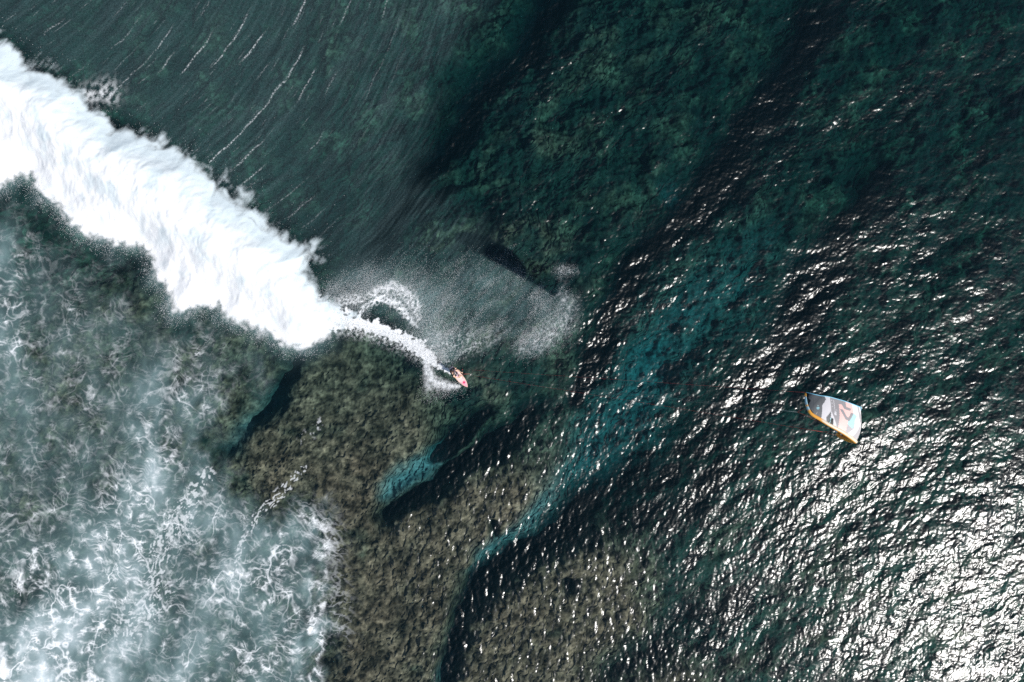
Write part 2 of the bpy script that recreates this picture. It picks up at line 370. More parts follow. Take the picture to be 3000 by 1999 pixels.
# bubble lines streaming up the back of the swell
def combed(gap, wid, seed, lo, hi):
    ph = q / gap + .9 * noise(q / 320, sN / 700, seed) + .12 * noise(PX / 45, PY / 45, seed + 1); n_ = np.floor(ph)
    return sst(wid, wid * .25, np.abs(ph - n_ - .5) * gap + .6 * gr2) * sst(lo, hi, noise(n_ * 3.71, sN / (gap * 3.0), seed + 2))
lineA = combed(44, 2.6, 111, .05, .3); lineB = combed(15, 1.7, 115, .12, .5)
strz = backz * sst(15, 60, sN) * sst(1050, 650, PX + .35 * PY)
foam = foam + strz * (lineA * .52 + lineB * .16) * np.clip(.35 + 2.0 * gr + 1.2 * gr2, 0, 1.2)
haze = backz * .045 + strz * (.04 + .08 * np.clip(noise(q / 8, sN / 130, 127) + .5 * fine2 + .1, 0, 1)) + backz * .04 * np.clip(noise(q / 14, sN / 220, 119) + .3, 0, 1)
haze = haze * (1 + 1.2 * gr) + .12 * mid * np.clip(noise(q / 6, sN / 90, 129) + .15, 0, 1) * (1 + gr)
milk = milk + haze
# the small plume at (250, 235)
pl = L(PX, PY, (222,232,22,.7),(262,222,26,.75),(275,240,16,.5))
foam = foam + pl * np.clip(.35 + 1.5 * noise(PX / 9, PY / 14, 121) + .8 * gr, 0, 1)
# torn white water of the curl, the board's wake and its spray falling back
tex = noise(PX / 7, PY / 7, 131); tex2 = worley(PX / 9 + .5 * tex, PY / 9 + .5 * gr2, 5); tex3 = noise(PX / 17, PY / 17, 133)
comb = thread(8, 45, 3.5, 3.5, -.9, .9)
trail = L(PX, PY + 9 * tex3, (750,730,40,1.2),(820,738,17,1.25),(880,758,15,1.25),(925,775,14,1.25),(965,798,17,1.25),(1000,830,12,1.2),(1034,858,4,.8))
fray = L(PX, PY, (790,752,16,.9),(870,772,14,.9),(935,796,16,.9),(990,830,14,.8))
wake = L(PX, PY, (985,845,10,1),(990,868,13,.95),(1003,880,14,.95),(1030,886,10,1),(1056,888,4,.8))
wake = np.maximum(wake, L(PX, PY, (983,832,9,1),(985,892,10,.55)))
loop = L(PX, PY, (775,700,16,.5),(812,692,20,.7),(850,690,14,.7),(878,668,12,1),(905,662,14,1.1),(938,676,18,1),(958,705,18,.85),(962,730,12,.6))
loop = np.maximum(loop, L(PX, PY, (835,720,9,.6),(858,695,12,.9),(890,686,13,1),(920,702,12,.95),(942,728,10,.9),(960,748,8,.6)))
foam = foam + sst(.42, .8, trail + sst(.03, .35, trail) * (.75 * tex + .45 * tex3 + .35 * gr)) + np.clip(fray * (.15 + 1.2 * tex + 1.1 * gr), 0, .9)
foam = foam + np.clip(wake * (1.0 + .9 * tex + .7 * gr) - .15, 0, 1)
foam = foam + np.clip(loop * (.45 + .8 * sst(.3, .05, tex2) + .9 * tex + .6 * comb + .5 * gr) - .3, 0, 1)
spr = sst(-30, 45, spray)
pat = L(PX, PY, (1292,668,14,.25),(1305,705,20,.5),(1285,745,30,.6),(1235,787,24,.65),(1200,800,18,.4)) + L(PX, PY, (1290,625,14,.5),(1318,622,10,.4))
pat2 = L(PX, PY, (1000,790,30,.7),(1060,782,26,.5),(1130,778,20,.3),(1030,820,14,.6)) + L(PX, PY, (990,740,30,.4))
foam = foam + np.clip((pat + pat2) * (-.05 + 1.1 * gr + 1.1 * tex + .6 * tex3 + .5 * sst(.25, .04, tex2)), 0, .75) * .9
wl = noise((PX * .75 + PY * .66) / 11 + .5 * tex3, (PX * -.66 + PY * .75) / 45, 143)
dust = spr * (.13 + .10 * fbm(PX / 50, PY / 50, 3, 141) + .22 * np.clip(wl, -.4, 1)) + calm * sst(110, -20, -spray) * .07 * sst(560, 620, PX) * sst(760, 700, PY)
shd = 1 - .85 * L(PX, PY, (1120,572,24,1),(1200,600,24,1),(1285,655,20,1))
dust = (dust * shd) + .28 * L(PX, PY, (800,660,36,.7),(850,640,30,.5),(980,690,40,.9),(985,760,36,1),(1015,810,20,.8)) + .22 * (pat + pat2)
milk = milk + calm * .38 * np.exp(-np.clip(-bw, 0, 900) / 16) * (1 + .5 * g2) * sst(-60, -200, sN)
milk = milk + np.clip(dust * .72, 0, .5) * (1 + 1.1 * gr)
foam = foam + sst(4, 26, bw) * np.clip(.5 + 1.2 * gr + .6 * tex, 0, 1)
milk = np.clip(milk, 0, 1); foam = np.clip(foam, 0, 1)
foam = foam * fade; milk = milk * fade

def water_material():
    m_ = N('sea_water')
    at = m_.n('Attribute', attribute_name='foam'); sp = m_.n('SeparateColor', {0: at.outputs['Color']})
    foam_, milk_ = sp.outputs[0], sp.outputs[1]
    tc = m_.n('TexCoord').outputs['Object']
    mp = m_.n('Mapping', {0: tc, 2: (0, 0, R(-33)), 3: (1, 2.2, 1)}).outputs[0]
    n1 = m_.n('TexNoise', {'Vector': mp, 'Scale': 4.0, 'Detail': 5.0, 'Roughness': .62}).outputs[0]
    bl = sp.outputs[2]
    bmp = m_.n('Bump', {'Strength': 1.0, 'Distance': m_.math('MULTIPLY', bl, .011), 'Height': n1}).outputs[0]
    # foam breaks into bubbles
    n2 = m_.n('TexNoise', {'Vector': tc, 'Scale': 22.0, 'Detail': 4.0, 'Roughness': .7}).outputs[0]
    fo = m_.math('MULTIPLY', foam_, m_.ss(n2, .22, .62), clamp=True)
    fo = m_.math('MULTIPLY_ADD', foam_, .35, m_.math('MULTIPLY', fo, .7), clamp=True)
    white = m_.n('BsdfDiffuse', {'Color': (.86, .88, .89, 1)})
    milkc = m_.n('BsdfDiffuse', {'Color': m_.mix(m_.ss(milk_, .35, 1.0), (.21, .335, .34, 1), (.60, .71, .74, 1))})
    deep = m_.n('BsdfDiffuse', {'Color': (.003, .036, .046, 1)})
    thru = m_.n('BsdfTransparent', {'Color': (.93, .97, .97, 1)})
    body = m_.mixs(.09, thru.outputs[0], deep.outputs[0])
    body = m_.mixs(m_.math('MULTIPLY', milk_, .92), body, milkc.outputs[0])
    fr = m_.n('Fresnel', {'IOR': 1.333, 'Normal': bmp})
    gl = m_.n('BsdfGlossy', {'Color': (1, 1, 1, 1), 'Roughness': .215, 'Normal': bmp})
    wet = m_.mixs(fr.outputs[0], body, gl.outputs[0])
    m_.surf(m_.mixs(fo, wet, white.outputs[0]))
    va = m_.n('VolumeAbsorption', {'Color': (.0, .62, .63, 1), 'Density': .26})
    m_.t.links.new(va.outputs[0], m_.out.inputs['Volume'])
    return m_.m
rip = np.clip((1 - calm) * (1 - .2 * reef) * (.9 + .5 * patch) + calm * .30, 0.1, 1.4)
sea = grid('sea_water', xs, ys, Z, (ddx * fade), (ddy * fade), attrs={'foam': (foam, milk, rip, 1)}, mat=water_material())
tag(sea, kind='structure')
def sea_z(x, y):
    i = int(np.argmin(np.abs(xs - x))); j = int(np.argmin(np.abs(ys - y))); return float(Z[j, i])

# ================================================================ the reef and sea bed
bxs, _ = lines_out(-42, 42, 0.11, 3000, 1.08); bys, _ = lines_out(-30, 30, 0.11, 3000, 1.08)
BXX, BYY = np.meshgrid(bxs, bys); BX = (BXX / K + 1176.5).astype(np.float32); BY = (784 - BYY / K).astype(np.float32)
def mb(name): return sample(PM[name], lx, ly, BX, BY)
bch, bsd, brf, bn, bcalm, bfz = mb('chan'), mb('sand'), mb('reef'), mb('deepn'), mb('calm'), mb('fz')
n_a = fbm(BX / 22, BY / 22, 4, 151); n_b = fbm(BX / 8, BY / 8, 3, 155); n_c = worley(BX / 17 + .4 * n_a, BY / 17, 6); n_d = fbm(BX / 60 + n_a * .3, BY / 48, 4, 158)
lowleft = sst(560, 760, BY + .15 * BX) * sst(1500, 1100, BX)
base = 3.9 - 1.7 * sst(1000, 1400, BY) * sst(1300, 1600, BX) + 1.2 * bn + .6 * n_d + 1.2 * sst(1300, 2300, BX) * sst(1100, 200, BY)
base = base * (1 - lowleft * .5)
base = base * (1 - brf) + brf * (1.0 + .25 * n_d + .7 * sst(1150, 850, BY) + 2.0 * sst(940, 1060, BX) * sst(1150, 950, BY) + 1.2 * sst(760, 960, BX) * sst(930, 820, BY))
depth = base + bch * 2.6 + bsd * 1.5 - .22 * n_a - .10 * n_b
depth = np.maximum(depth, .9)
# rubble, coral, sand and painted-dark channels
n_e = fbm(BX / 5, BY / 5, 2, 171)
cor = np.clip(.52 + 1.0 * n_a + .75 * n_b + .45 * n_e - .25 * sst(.1, .0, n_c), 0, 1.25)
shade = (.14 + .95 * cor) * np.clip(.92 + .75 * fbm(BX / 75, BY / 75, 3, 175), .35, 1.4)
alb = np.stack([.34 * shade, .235 * shade, .175 * shade], -1)
shade = shade * (brf + bfz * .5).clip(0, 1) + (.50 + .17 * shade) * (1 - (brf + bfz * .5).clip(0, 1))
algae = np.stack([.075 * shade, .085 * shade, .062 * shade], -1)
algae = algae * (1 + .9 * sst(1350, 1800, BX) * sst(450, 900, BY))[..., None]
g_ = sst(-.45, .35, fbm(BX / 95, BY / 80, 4, 161) - .75 * brf - .5 * bfz + .1)[..., None]
algae = algae * (.65 + .35 * brf[..., None]) + np.array([.014, .024, .024]) * (1 - brf[..., None])
alb = alb * np.array([.88, .80, .76]) * (1 - g_) + algae * g_
dk = np.array([.006, .010, .014]); cc = np.clip(bch * 1.12 * (1 + .35 * n_a), 0, 1)[..., None]  # near-black paints reef-wall shade and depth into the channels
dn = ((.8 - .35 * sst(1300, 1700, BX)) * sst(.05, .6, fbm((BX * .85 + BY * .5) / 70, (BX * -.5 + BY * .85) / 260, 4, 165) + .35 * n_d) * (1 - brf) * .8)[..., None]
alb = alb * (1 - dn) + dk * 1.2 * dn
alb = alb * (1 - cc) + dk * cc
sa = np.clip(bsd * 1.1 * (1 + .3 * n_d), 0, 1)[..., None] ** 1.1
alb = alb * (1 - sa) + np.array([.20, .26, .28]) * sa * (.75 + .5 * cor[..., None])
def bed_material():
    m_ = N('reef_bed'); at = m_.n('Attribute', attribute_name='ground').outputs['Color']
    tc = m_.n('TexCoord').outputs['Object']
    n = m_.n('TexNoise', {'Vector': tc, 'Scale': 3.2, 'Detail': 7.0, 'Roughness': .75}).outputs[0]
    k = m_.n('MapRange', {0: n, 1: .32, 2: .68, 3: .35, 4: 1.7}).outputs[0]
    c = m_.n('VectorMath', {0: at, 3: k}, operation='SCALE').outputs[0]
    b = m_.n('Bump', {'Strength': .5, 'Distance': .08, 'Height': n}).outputs[0]
    m_.surf(m_.n('BsdfDiffuse', {'Color': c, 'Normal': b}).outputs[0]); return m_.m
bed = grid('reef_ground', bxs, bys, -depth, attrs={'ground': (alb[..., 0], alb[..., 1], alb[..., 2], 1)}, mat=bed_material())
tag(bed, kind='structure')
# ================================================================ the broken white water, a heaped-up field of froth
def foam_material(name, tint, dens=1.0):
    m_ = N(name)
    at = m_.n('Attribute', attribute_name='froth'); sp = m_.n('SeparateColor', {0: at.outputs['Color']})
    tc = m_.n('TexCoord').outputs['Object']
    n1 = m_.n('TexNoise', {'Vector': tc, 'Scale': 7.0, 'Detail': 6.0, 'Roughness': .65}).outputs[0]
    n2 = m_.n('TexNoise', {'Vector': tc, 'Scale': 11.0, 'Detail': 3.0, 'Roughness': .7}).outputs[0]
    b = m_.n('Bump', {'Strength': .35, 'Distance': .03, 'Height': n1}).outputs[0]
    thin = m_.n('Mix', {0: sp.outputs[1], 6: (.93, .935, .935, 1), 7: tint}, data_type='RGBA').outputs[2]  # bluish tint: painted shade of the sun-away side, and thinner froth
    d = m_.n('BsdfDiffuse', {'Color': thin, 'Normal': b}).outputs[0]
    tl = m_.n('BsdfTranslucent', {'Color': thin}).outputs[0]
    s = m_.mixs(.12, d, tl)
    # torn, grainy rim
    a = m_.math('ADD', sp.outputs[0], m_.math('MULTIPLY', m_.math('SUBTRACT', n2, .5), m_.math('MULTIPLY', m_.math('SUBTRACT', 1.0, sp.outputs[0]), .55)))
    a = m_.ss(a, .08, .85)
    tr = m_.n('BsdfTransparent').outputs[0]
    m_.surf(m_.mixs(a, tr, s)); return m_.m
fx = np.arange(-46, -9.5, .07); fy = np.arange(-4.5, 27.5, .07)
FXX, FYY = np.meshgrid(fx, fy); FX = (FXX / K + 1176.5).astype(np.float32); FY = (784 - FYY / K).astype(np.float32)
fd = sample(PM['bandw'], lx, ly, FX, FY); fs = sample(PM['swell'], lx, ly, FX, FY)
fsN = FX * nxv + (FY - 98) * nyv; ftt = FX * bx + (FY - 98) * by
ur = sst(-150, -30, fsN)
def puff(sc, seed):
    u = (ftt + 10 * noise(FX / 40, FY / 40, seed + 1)) / sc; v = fsN / (sc * 1.1) + .6 * noise(FX / (sc * .8), FY / (sc * .8), seed + 3)
    return np.abs(noise(u, v, seed)) * 2
lob = puff(60, 201); lob2 = puff(26, 203); lob3 = puff(11, 205); lob4 = puff(5, 207)
edge = fd + ur * (34 * (lob - .35) + 18 * (lob2 - .35) + 3 * (lob3 - .3)) + (1 - ur) * (16 * (lob2 - .45) + 5 * (lob3 - .4) + 2 * (lob4 - .35))
soft = 42 * ur + 26 * (1 - ur)
al = sst(-.7, 1.0, edge / soft)
# wisps combed back over the swell
wisp = noise(ftt / 5.5, fsN / 60, 211)
al = np.clip(al + ur * (.18 * wisp * (al > .02) * (1 - al)), 0, 1)
bump = .10 * lob + .07 * lob2 + .05 * lob3 + .02 * lob4 + .30 * fbm(FX / 60, FY / 60, 3, 219)
inner = sst(-4, 60, fd)
fz_h = fs + (.06 + .95 * sst(0, 80, fd)) * (.55 + .45 * sst(-260, -100, fsN)) + inner * bump * .5
shade_thin = np.clip(ur * sst(130, 0, fd) * 1.1 + .8 * sst(-.05, .5, fbm(FX / 50, FY / 50, 4, 215)) * (.25 + .75 * sst(-260, -100, fsN)), 0, 1)  # paints shade on the upper-right flank, plus patches of thinner foam
ww = grid('whitewater', fx, fy, fz_h, mask=(al > .015), attrs={'froth': (al, shade_thin, 0, 1)}, mat=foam_material('froth_white', (.70, .79, .82, 1)))
tag(ww, 'thick band of boiling white foam from the broken wave', 'whitewater', kind='stuff')

# ================================================================ droplets thrown up by the break, the kite surfer and the curl
def droplets(name, n, dens, zfun, rlo, rhi, seed, box, label, mat):
    rs = np.random.RandomState(seed); xs_, ys_ = [], []; got = 0
    while got < n:
        x = rs.uniform(box[0], box[1], 400000).astype(np.float32); y = rs.uniform(box[2], box[3], 400000).astype(np.float32)
        k = rs.rand(400000) < dens(x, y); xs_.append(x[k]); ys_.append(y[k]); got += int(k.sum())
    X = np.concatenate(xs_)[:n]; Y = np.concatenate(ys_)[:n]
    wx_ = (X - 1176.5) * K; wy_ = (784 - Y) * K
    z = sample(PM['swell'], lx, ly, X, Y) + zfun(X, Y, rs)
    r = rs.uniform(rlo, rhi, n) ** 1.0
    t = np.array([[1, 0, 0], [-1, 0, 0], [0, 1, 0], [0, -1, 0], [0, 0, 1.2], [0, 0, -1.2]])
    ax = rs.normal(size=(n, 4)); ax /= np.linalg.norm(ax, axis=1, keepdims=True)
    a, b, c, d = ax.T
    Rm = np.stack([1-2*(c*c+d*d), 2*(b*c-a*d), 2*(b*d+a*c), 2*(b*c+a*d), 1-2*(b*b+d*d), 2*(c*d-a*b), 2*(b*d-a*c), 2*(c*d+a*b), 1-2*(b*b+c*c)], -1).reshape(n, 3, 3)
    co = np.einsum('nij,kj->nki', Rm, t) * r[:, None, None] + np.stack([wx_, wy_, z], -1)[:, None, :]
    f = np.array([[0, 2, 4], [2, 1, 4], [1, 3, 4], [3, 0, 4], [2, 0, 5], [1, 2, 5], [3, 1, 5], [0, 3, 5]], np.int32)
    q_ = (f[None] + 6 * np.arange(n, dtype=np.int32)[:, None, None]).reshape(-1, 3)
    me = bpy.data.meshes.new(name); me.vertices.add(n * 6); me.vertices.foreach_set('co', co.astype(np.float32).ravel())
    me.loops.add(q_.size); me.loops.foreach_set('vertex_index', q_.ravel())
    me.polygons.add(len(q_)); me.polygons.foreach_set('loop_start', np.arange(0, q_.size, 3, dtype=np.int32)); me.polygons.foreach_set('loop_total', np.full(len(q_), 3, np.int32))
    me.update(calc_edges=True); me.shade_smooth(); me.materials.append(mat)
    o = link(name, me); tag(o, label, 'spray', kind='stuff'); return o
dm = N('droplet_white'); dm.surf(dm.mixs(.4, dm.n('BsdfDiffuse', {'Color': (.9, .9, .9, 1)}).outputs[0], dm.n('BsdfTranslucent', {'Color': (.9, .9, .9, 1)}).outputs[0]))
gspray = sst(-40, 45, PM['spray']) * (.04 + .75 * np.clip(fbm((LX * .75 + LY * .66) / 22, (LX * -.66 + LY * .75) / 70, 3, 301) + .2, 0, 1) ** 1.4)
gspray = gspray * (1 - .75 * L(LX, LY, (880,715,22,1),(930,745,20,1))) * (1 - .55 * L(LX, LY, (1120,700,60,1),(1200,690,40,.8)))
gspray = gspray * (1 - .85 * L(LX, LY, (1120,572,26,1),(1200,600,26,1),(1285,655,22,1)))
gspray = gspray + .5 * L(LX, LY, (1300,680,16,.5),(1305,715,22,.9),(1270,755,26,.9),(1215,790,18,.8)) + .5 * L(LX, LY, (1000,700,50,.5),(985,780,30,.8),(1020,815,16,.9)) + .35 * L(LX, LY, (780,680,25,.9),(850,650,30,.5),(960,640,50,.3))
gspray = gspray + .55 * L(LX, LY, (1290,625,12,.6),(1318,622,8,.6)) + .5 * L(LX, LY, (812,690,20,1),(880,662,14,1),(938,676,22,1),(962,735,14,.8))
gedge = .35 * np.exp(-((PM['bandw'] + 6) / 16) ** 2) * (.3 + .9 * np.clip(fbm(LX / 20, LY / 20, 2, 305) + .3, 0, 1)) * sst(-80, -220, LX * nxv + (LY - 98) * nyv)
gedge = gedge + .012 * np.exp(-np.clip(-PM['bandw'], 0, 999) / 26) * sst(-120, -40, LX * nxv + (LY - 98) * nyv)
gtrail = .8 * L(LX, LY, (790,742,16,1),(880,768,14,1),(930,785,12,1),(975,812,14,1),(1015,838,9,.8)) + .7 * L(LX, LY, (984,840,10,1),(990,875,16,1),(1015,888,15,1),(1048,886,9,.9)) + .35 * L(LX, LY, (990,905,20,.8),(1060,890,16,.5)) + .3 * L(LX, LY, (1010,820,18,1),(1036,850,10,.8))
gz = .12 + .6 * L(LX, LY, (760,700,60,1),(900,690,60,.8),(980,780,50,.9),(1100,700,100,1),(1250,720,50,.4))
droplets('sea_spray', 60000, lambda x, y: np.clip(sample(gspray, lx, ly, x, y), 0, 1), lambda x, y, rs: sample(gz, lx, ly, x, y) * rs.rand(len(x)) ** 1.4, .005, .014, 3, (740, 1340, 560, 850), 'fan of fine white spray drifting back behind the kite surfer', dm.m)
droplets('foam_spray', 9000, lambda x, y: np.clip(sample(gedge, lx, ly, x, y), 0, 1), lambda x, y, rs:   .05 + .7 * rs.rand(len(x)) ** 2, .007, .018, 4, (-60, 840, 20, 830), 'white droplets flying off the ragged edges of the foam band', dm.m)
droplets('wake_spray', 12000, lambda x, y: np.clip(sample(gtrail, lx, ly, x, y), 0, 1), lambda x, y, rs: .03 + .35 * rs.rand(len(x)) ** 2, .006, .014, 5, (760, 1090, 710, 930), 'white spray kicked up along the wake of the surfboard', dm.m)

# ================================================================ geometry helpers for the built things
def frame(d):
    d = d.normalized(); a = Vector((0, 0, 1)) if abs(d.z) < .9 else Vector((1, 0, 0))
    u = d.cross(a).normalized(); return u, d.cross(u)
def tube(bm, pts, rad, seg=10, caps=True):
    pts = [Vector(p) for p in pts]; n = len(pts); rad = rad if hasattr(rad, '__len__') else [rad] * n
    rings = []; u = None
    for i, p in enumerate(pts):
        d = (pts[min(i + 1, n - 1)] - pts[max(i - 1, 0)]).normalized()
        if u is None: u, v = frame(d)
        else: u = (u - d * u.dot(d)).normalized(); v = d.cross(u)
        rings.append([bm.verts.new(p + rad[i] * (math.cos(2 * math.pi * k / seg) * u + math.sin(2 * math.pi * k / seg) * v)) for k in range(seg)])
    for a, b in zip(rings[:-1], rings[1:]):
        for k in range(seg): bm.faces.new((a[k], a[(k + 1) % seg], b[(k + 1) % seg], b[k]))
    if caps: bm.faces.new(rings[0][::-1]); bm.faces.new(rings[-1])
def ball(bm, c, r, sc=(1, 1, 1), rot=None, seg=14):
    m4 = Matrix.Translation(c) @ (rot.to_4x4() if rot else Matrix()) @ Matrix.Diagonal((*[r * s for s in sc], 1))
    bmesh.ops.create_uvsphere(bm, u_segments=seg, v_segments=seg - 4, radius=1, matrix=m4)
def done(name, bm, mat, parent=None, smooth=True):
    bmesh.ops.recalc_face_normals(bm, faces=bm.faces)
    me = bpy.data.meshes.new(name); bm.to_mesh(me); bm.free()
    for p in me.polygons: p.use_smooth = smooth
    me.materials.append(mat); return link(name, me, parent)

# ================================================================ the kite
KC = 18.0                                   # height of the kite's centre
def ray(px, py, z):                          # survey point (photo sheet of 3000 units) raised to height z
    return Vector(((px - 1500) * .024 * (CAM_H - z) / CAM_H, (999.5 - py) * .024 * (CAM_H - z) / CAM_H, z))
def Q(p): return (2350 + p[0] / 9.8, 1140 + p[1] / 9.8)
TEc = [(112,97),(220,122),(330,147),(520,190),(640,203),(790,228),(950,272),(1230,352),(1430,427),(1570,482),(1690,527)]
LEc = [(112,97),(118,240),(150,410),(205,555),(300,690),(550,835),(770,970),(1000,1092),(1250,1232),(1430,1355),(1590,1480)]
def curve(pts, t):
    t = min(max(t, 0), 1) * (len(pts) - 1); i = min(int(t), len(pts) - 2); f = t - i
    p0 = pts[max(i - 1, 0)]; p1 = pts[i]; p2 = pts[i + 1]; p3 = pts[min(i + 2, len(pts) - 1)]
    return tuple(.5 * (2 * b + (c - a) * f + (2 * a - 5 * b + 4 * c - d) * f * f + (3 * b - a - 3 * c + d) * f ** 3) for a, b, c, d in zip(p0, p1, p2, p3))
RK = 2.15; OZ, SZ = .70, .68
def zarc(t):
    ph = R(76) * (1 - t); return KC + RK * (math.cos(ph) - 1) * OZ + RK * math.sin(ph) * SZ
PITCH = 0.36
NU, NV = 150, 110
te = [ray(*Q(curve(TEc, i / NU)), zarc(i / NU)) for i in range(NU + 1)]
le = [ray(*Q(curve(LEc, i / NU)), zarc(i / NU) + PITCH * min(1, i / NU * 1.4)) for i in range(NU + 1)]
c0 = (le[-1] - te[-1]).normalized()
surfer_at = Vector((-3.5, -2.25, 1.0))
o0 = ((le[-1] + te[-1]) / 2 - surfer_at).normalized(); s0 = c0.cross(o0).normalized(); s0 = s0 if s0.z > 0 else -s0
o0 = s0.cross(c0).normalized(); o0 = o0 if o0.z > 0 else -o0
KO = (le[-1] + te[-1]) / 2
# the span bends smoothly over the centre: blend every section towards the plane of symmetry
def mirror(p): return p - 2 * (p - KO).dot(s0) * s0
camber = .09
half = []
for i in range(NU + 1):
    t = i / NU; row = []; ph = R(76) * (1 - t); nrm = (o0 * math.cos(ph) + s0 * math.sin(ph)).normalized(); ch = (le[i] - te[i]).length
    for j in range(NV + 1):
        v = j / NV
        prof = (v ** 1.0) * (1 - v) * 4 * (.55 + .45 * v)
        row.append(te[i].lerp(le[i], v) + nrm * camber * ch * prof * min(1, t * 3))
    half.append(row)
full = np.array([[tuple(p) for p in r_] for r_ in half] + [[tuple(mirror(p)) for p in r_] for r_ in half[-2::-1]])
for _ in range(260):
    sm_ = full.copy(); sm_[1:-1] = (full[:-2] + 2 * full[1:-1] + full[2:]) / 4
    wgt = np.clip(1 - np.abs(np.arange(2 * NU + 1) - NU) / 42, 0, 1)[:, None, None]
    full = full * (1 - wgt) + sm_ * wgt
half = [[Vector(p) for p in r_] for r_ in full[:NU + 1]]
def inpoly(x, y, pts):
    ins = np.zeros(x.shape, bool); n = len(pts)
    for i in range(n):
        ax, ay = pts[i]; bx_, by_ = pts[(i + 1) % n]
        if ay != by_: ins ^= ((ay > y) != (by_ > y)) & (x < ax + (y - ay) / (by_ - ay) * (bx_ - ax))
    return ins
def lin(r, g, b): return tuple(((c / 255 + .055) / 1.055) ** 2.4 if c > 10 else c / 3294 for c in (r, g, b))
DG, BK, WG, MG, PK, LB, WH, LG = lin(112,114,115), lin(24,28,30), lin(226,224,226), lin(162,159,160), lin(252,208,200), lin(186,228,232), lin(244,243,243), lin(188,184,185)  # darker tip grey, lighter centre grey: sun angle partly painted into the print
PAT = [(LG, [(1575,400),(1800,400),(1800,1600),(1100,1600),(1320,1275),(1480,1330),(1640,1010),(1605,850)]),
       (DG, [(0,0),(220,100),(600,190),(632,200),(675,300),(548,485),(548,900),(0,1000)]),
       (BK, [(0,0),(222,100),(175,260),(245,330),(190,440),(215,560),(330,700),(310,710),(180,600),(0,500)]),
       (WG, [(630,180),(795,200),(795,640),(680,810),(722,1000),(548,900),(548,485),(675,300)]),
       (DG, [(792,645),(675,810),(715,1000),(800,1000),(800,830)]),
       (WG, [(795,630),(1010,1120),(895,1060),(865,860),(790,830)]),
       (BK, [(785,820),(862,852),(897,1060),(745,1000)]),
       (MG, [(795,190),(1240,300),(1240,515),(1390,570),(1345,635),(1175,580),(1110,440),(1030,440),(1025,1140),(1000,1110),(805,640)]),
       (PK, [(1030,440),(1110,440),(1175,580),(1345,635),(1390,570),(1240,515),(1240,300),(1430,380),(1435,710),(1265,920),(1250,1300),(1025,1160)]),
       (MG, [(1040,578),(1130,590),(1235,810),(1285,820),(1360,680),(1435,710),(1310,920),(1190,880)]),
       (LB, [(1435,708),(1520,780),(1450,900),(1450,1040),(1400,1140),(1265,1020),(1265,930),(1310,922)]),
       (LG, [(1265,1020),(1400,1140),(1450,1040),(1440,1130),(1320,1275),(1250,1300)]),
       (WH, [(1430,360),(1577,420),(1605,850),(1640,1010),(1590,1150),(1480,1330),(1440,1350),(1320,1275),(1440,1130),(1450,900),(1520,780),(1435,710)]),
       (WH, [(1645,500),(1740,500),(1715,660),(1690,830),(1650,650)]),
       (LB, [(786,842),(802,842),(797,1010),(783,1010)]), (LB, [(776,835),(812,835),(812,858),(776,858)]),
       (WG, [(886,325),(899,325),(901,612),(890,612)]), (WG, [(884,664),(942,672),(940,762),(884,752)]), (WG, [(884,634),(936,642),(934,658),(884,652)]),
       (WG, [(820,314),(842,314),(846,336),(820,334)]), (WG, [(822,402),(846,400),(840,424),(822,420)]), (WG, [(833,492),(846,508),(833,524),(820,508)]),
       (WG, [(945,592),(962,608),(945,626),(928,610)]),
       (MG, [(1572,950),(1580,950),(1582,1050),(1572,1050)]), (MG, [(1572,990),(1606,1000),(1606,1010),(1572,1002)]), (MG, [(1600,975),(1607,975),(1607,1030),(1600,1030)])]
gi, gj = np.meshgrid(np.arange(NU + 1) / NU, np.arange(NV + 1) / NV, indexing='ij')
TEa = np.array([curve(TEc, i / NU) for i in range(NU + 1)]); LEa = np.array([curve(LEc, i / NU) for i in range(NU + 1)])
QX = TEa[:, None, 0] * (1 - gj) + LEa[:, None, 0] * gj; QY = TEa[:, None, 1] * (1 - gj) + LEa[:, None, 1] * gj
colr = np.zeros(QX.shape + (3,)); colr[:] = MG
for c_, pts in PAT: colr[inpoly(QX, QY, pts)] = c_
# the size numeral lying on its side, with its dot
rx, ry = QX - 449, QY - 557
bowl = np.abs(np.hypot(rx / 1.0, (ry + 1) / 1.25) - 19) < 7.0
tailc = (np.abs(np.hypot((QX - 421) / 1.0, (QY - 556) / 1.25) - 19) < 7) & (QX < 436)
stemq = (QY > 572) & (QY < 588) & (QX > 412) & (QX < 462)
colr[bowl | tailc | stemq] = lin(168, 226, 236)
colr[np.hypot(QX - 433, QY - 482) < 16] = lin(175, 200, 200)
# seam shadows between the panels
for sx_ in (318, 548): colr[np.abs(QX - sx_) < 3] *= .6
def kite_mat():
    m_ = N('kite_cloth'); c_ = m_.n('Attribute', attribute_name='print').outputs['Color']
    tc = m_.n('TexCoord').outputs['Object']; n_ = m_.n('TexNoise', {'Vector': tc, 'Scale': 3.0, 'Detail': 3.0}).outputs[0]
    b_ = m_.n('Bump', {'Strength': .3, 'Distance': .02, 'Height': n_}).outputs[0]
    p_ = m_.n('BsdfPrincipled', {'Base Color': c_, 'Roughness': .5, 'Specular IOR Level': .35, 'Normal': b_}).outputs[0]
    tl = m_.n('BsdfTranslucent', {'Color': c_}).outputs[0]
    m_.surf(m_.mixs(.18, p_, tl)); return m_.m
kite = bpy.data.objects.new('kite', None); S.collection.objects.link(kite); kite.location = KO
tag(kite, 'grey, white, salmon and pale blue kite with orange leading edge in the air', 'kite')
def kloc(p): return p - KO
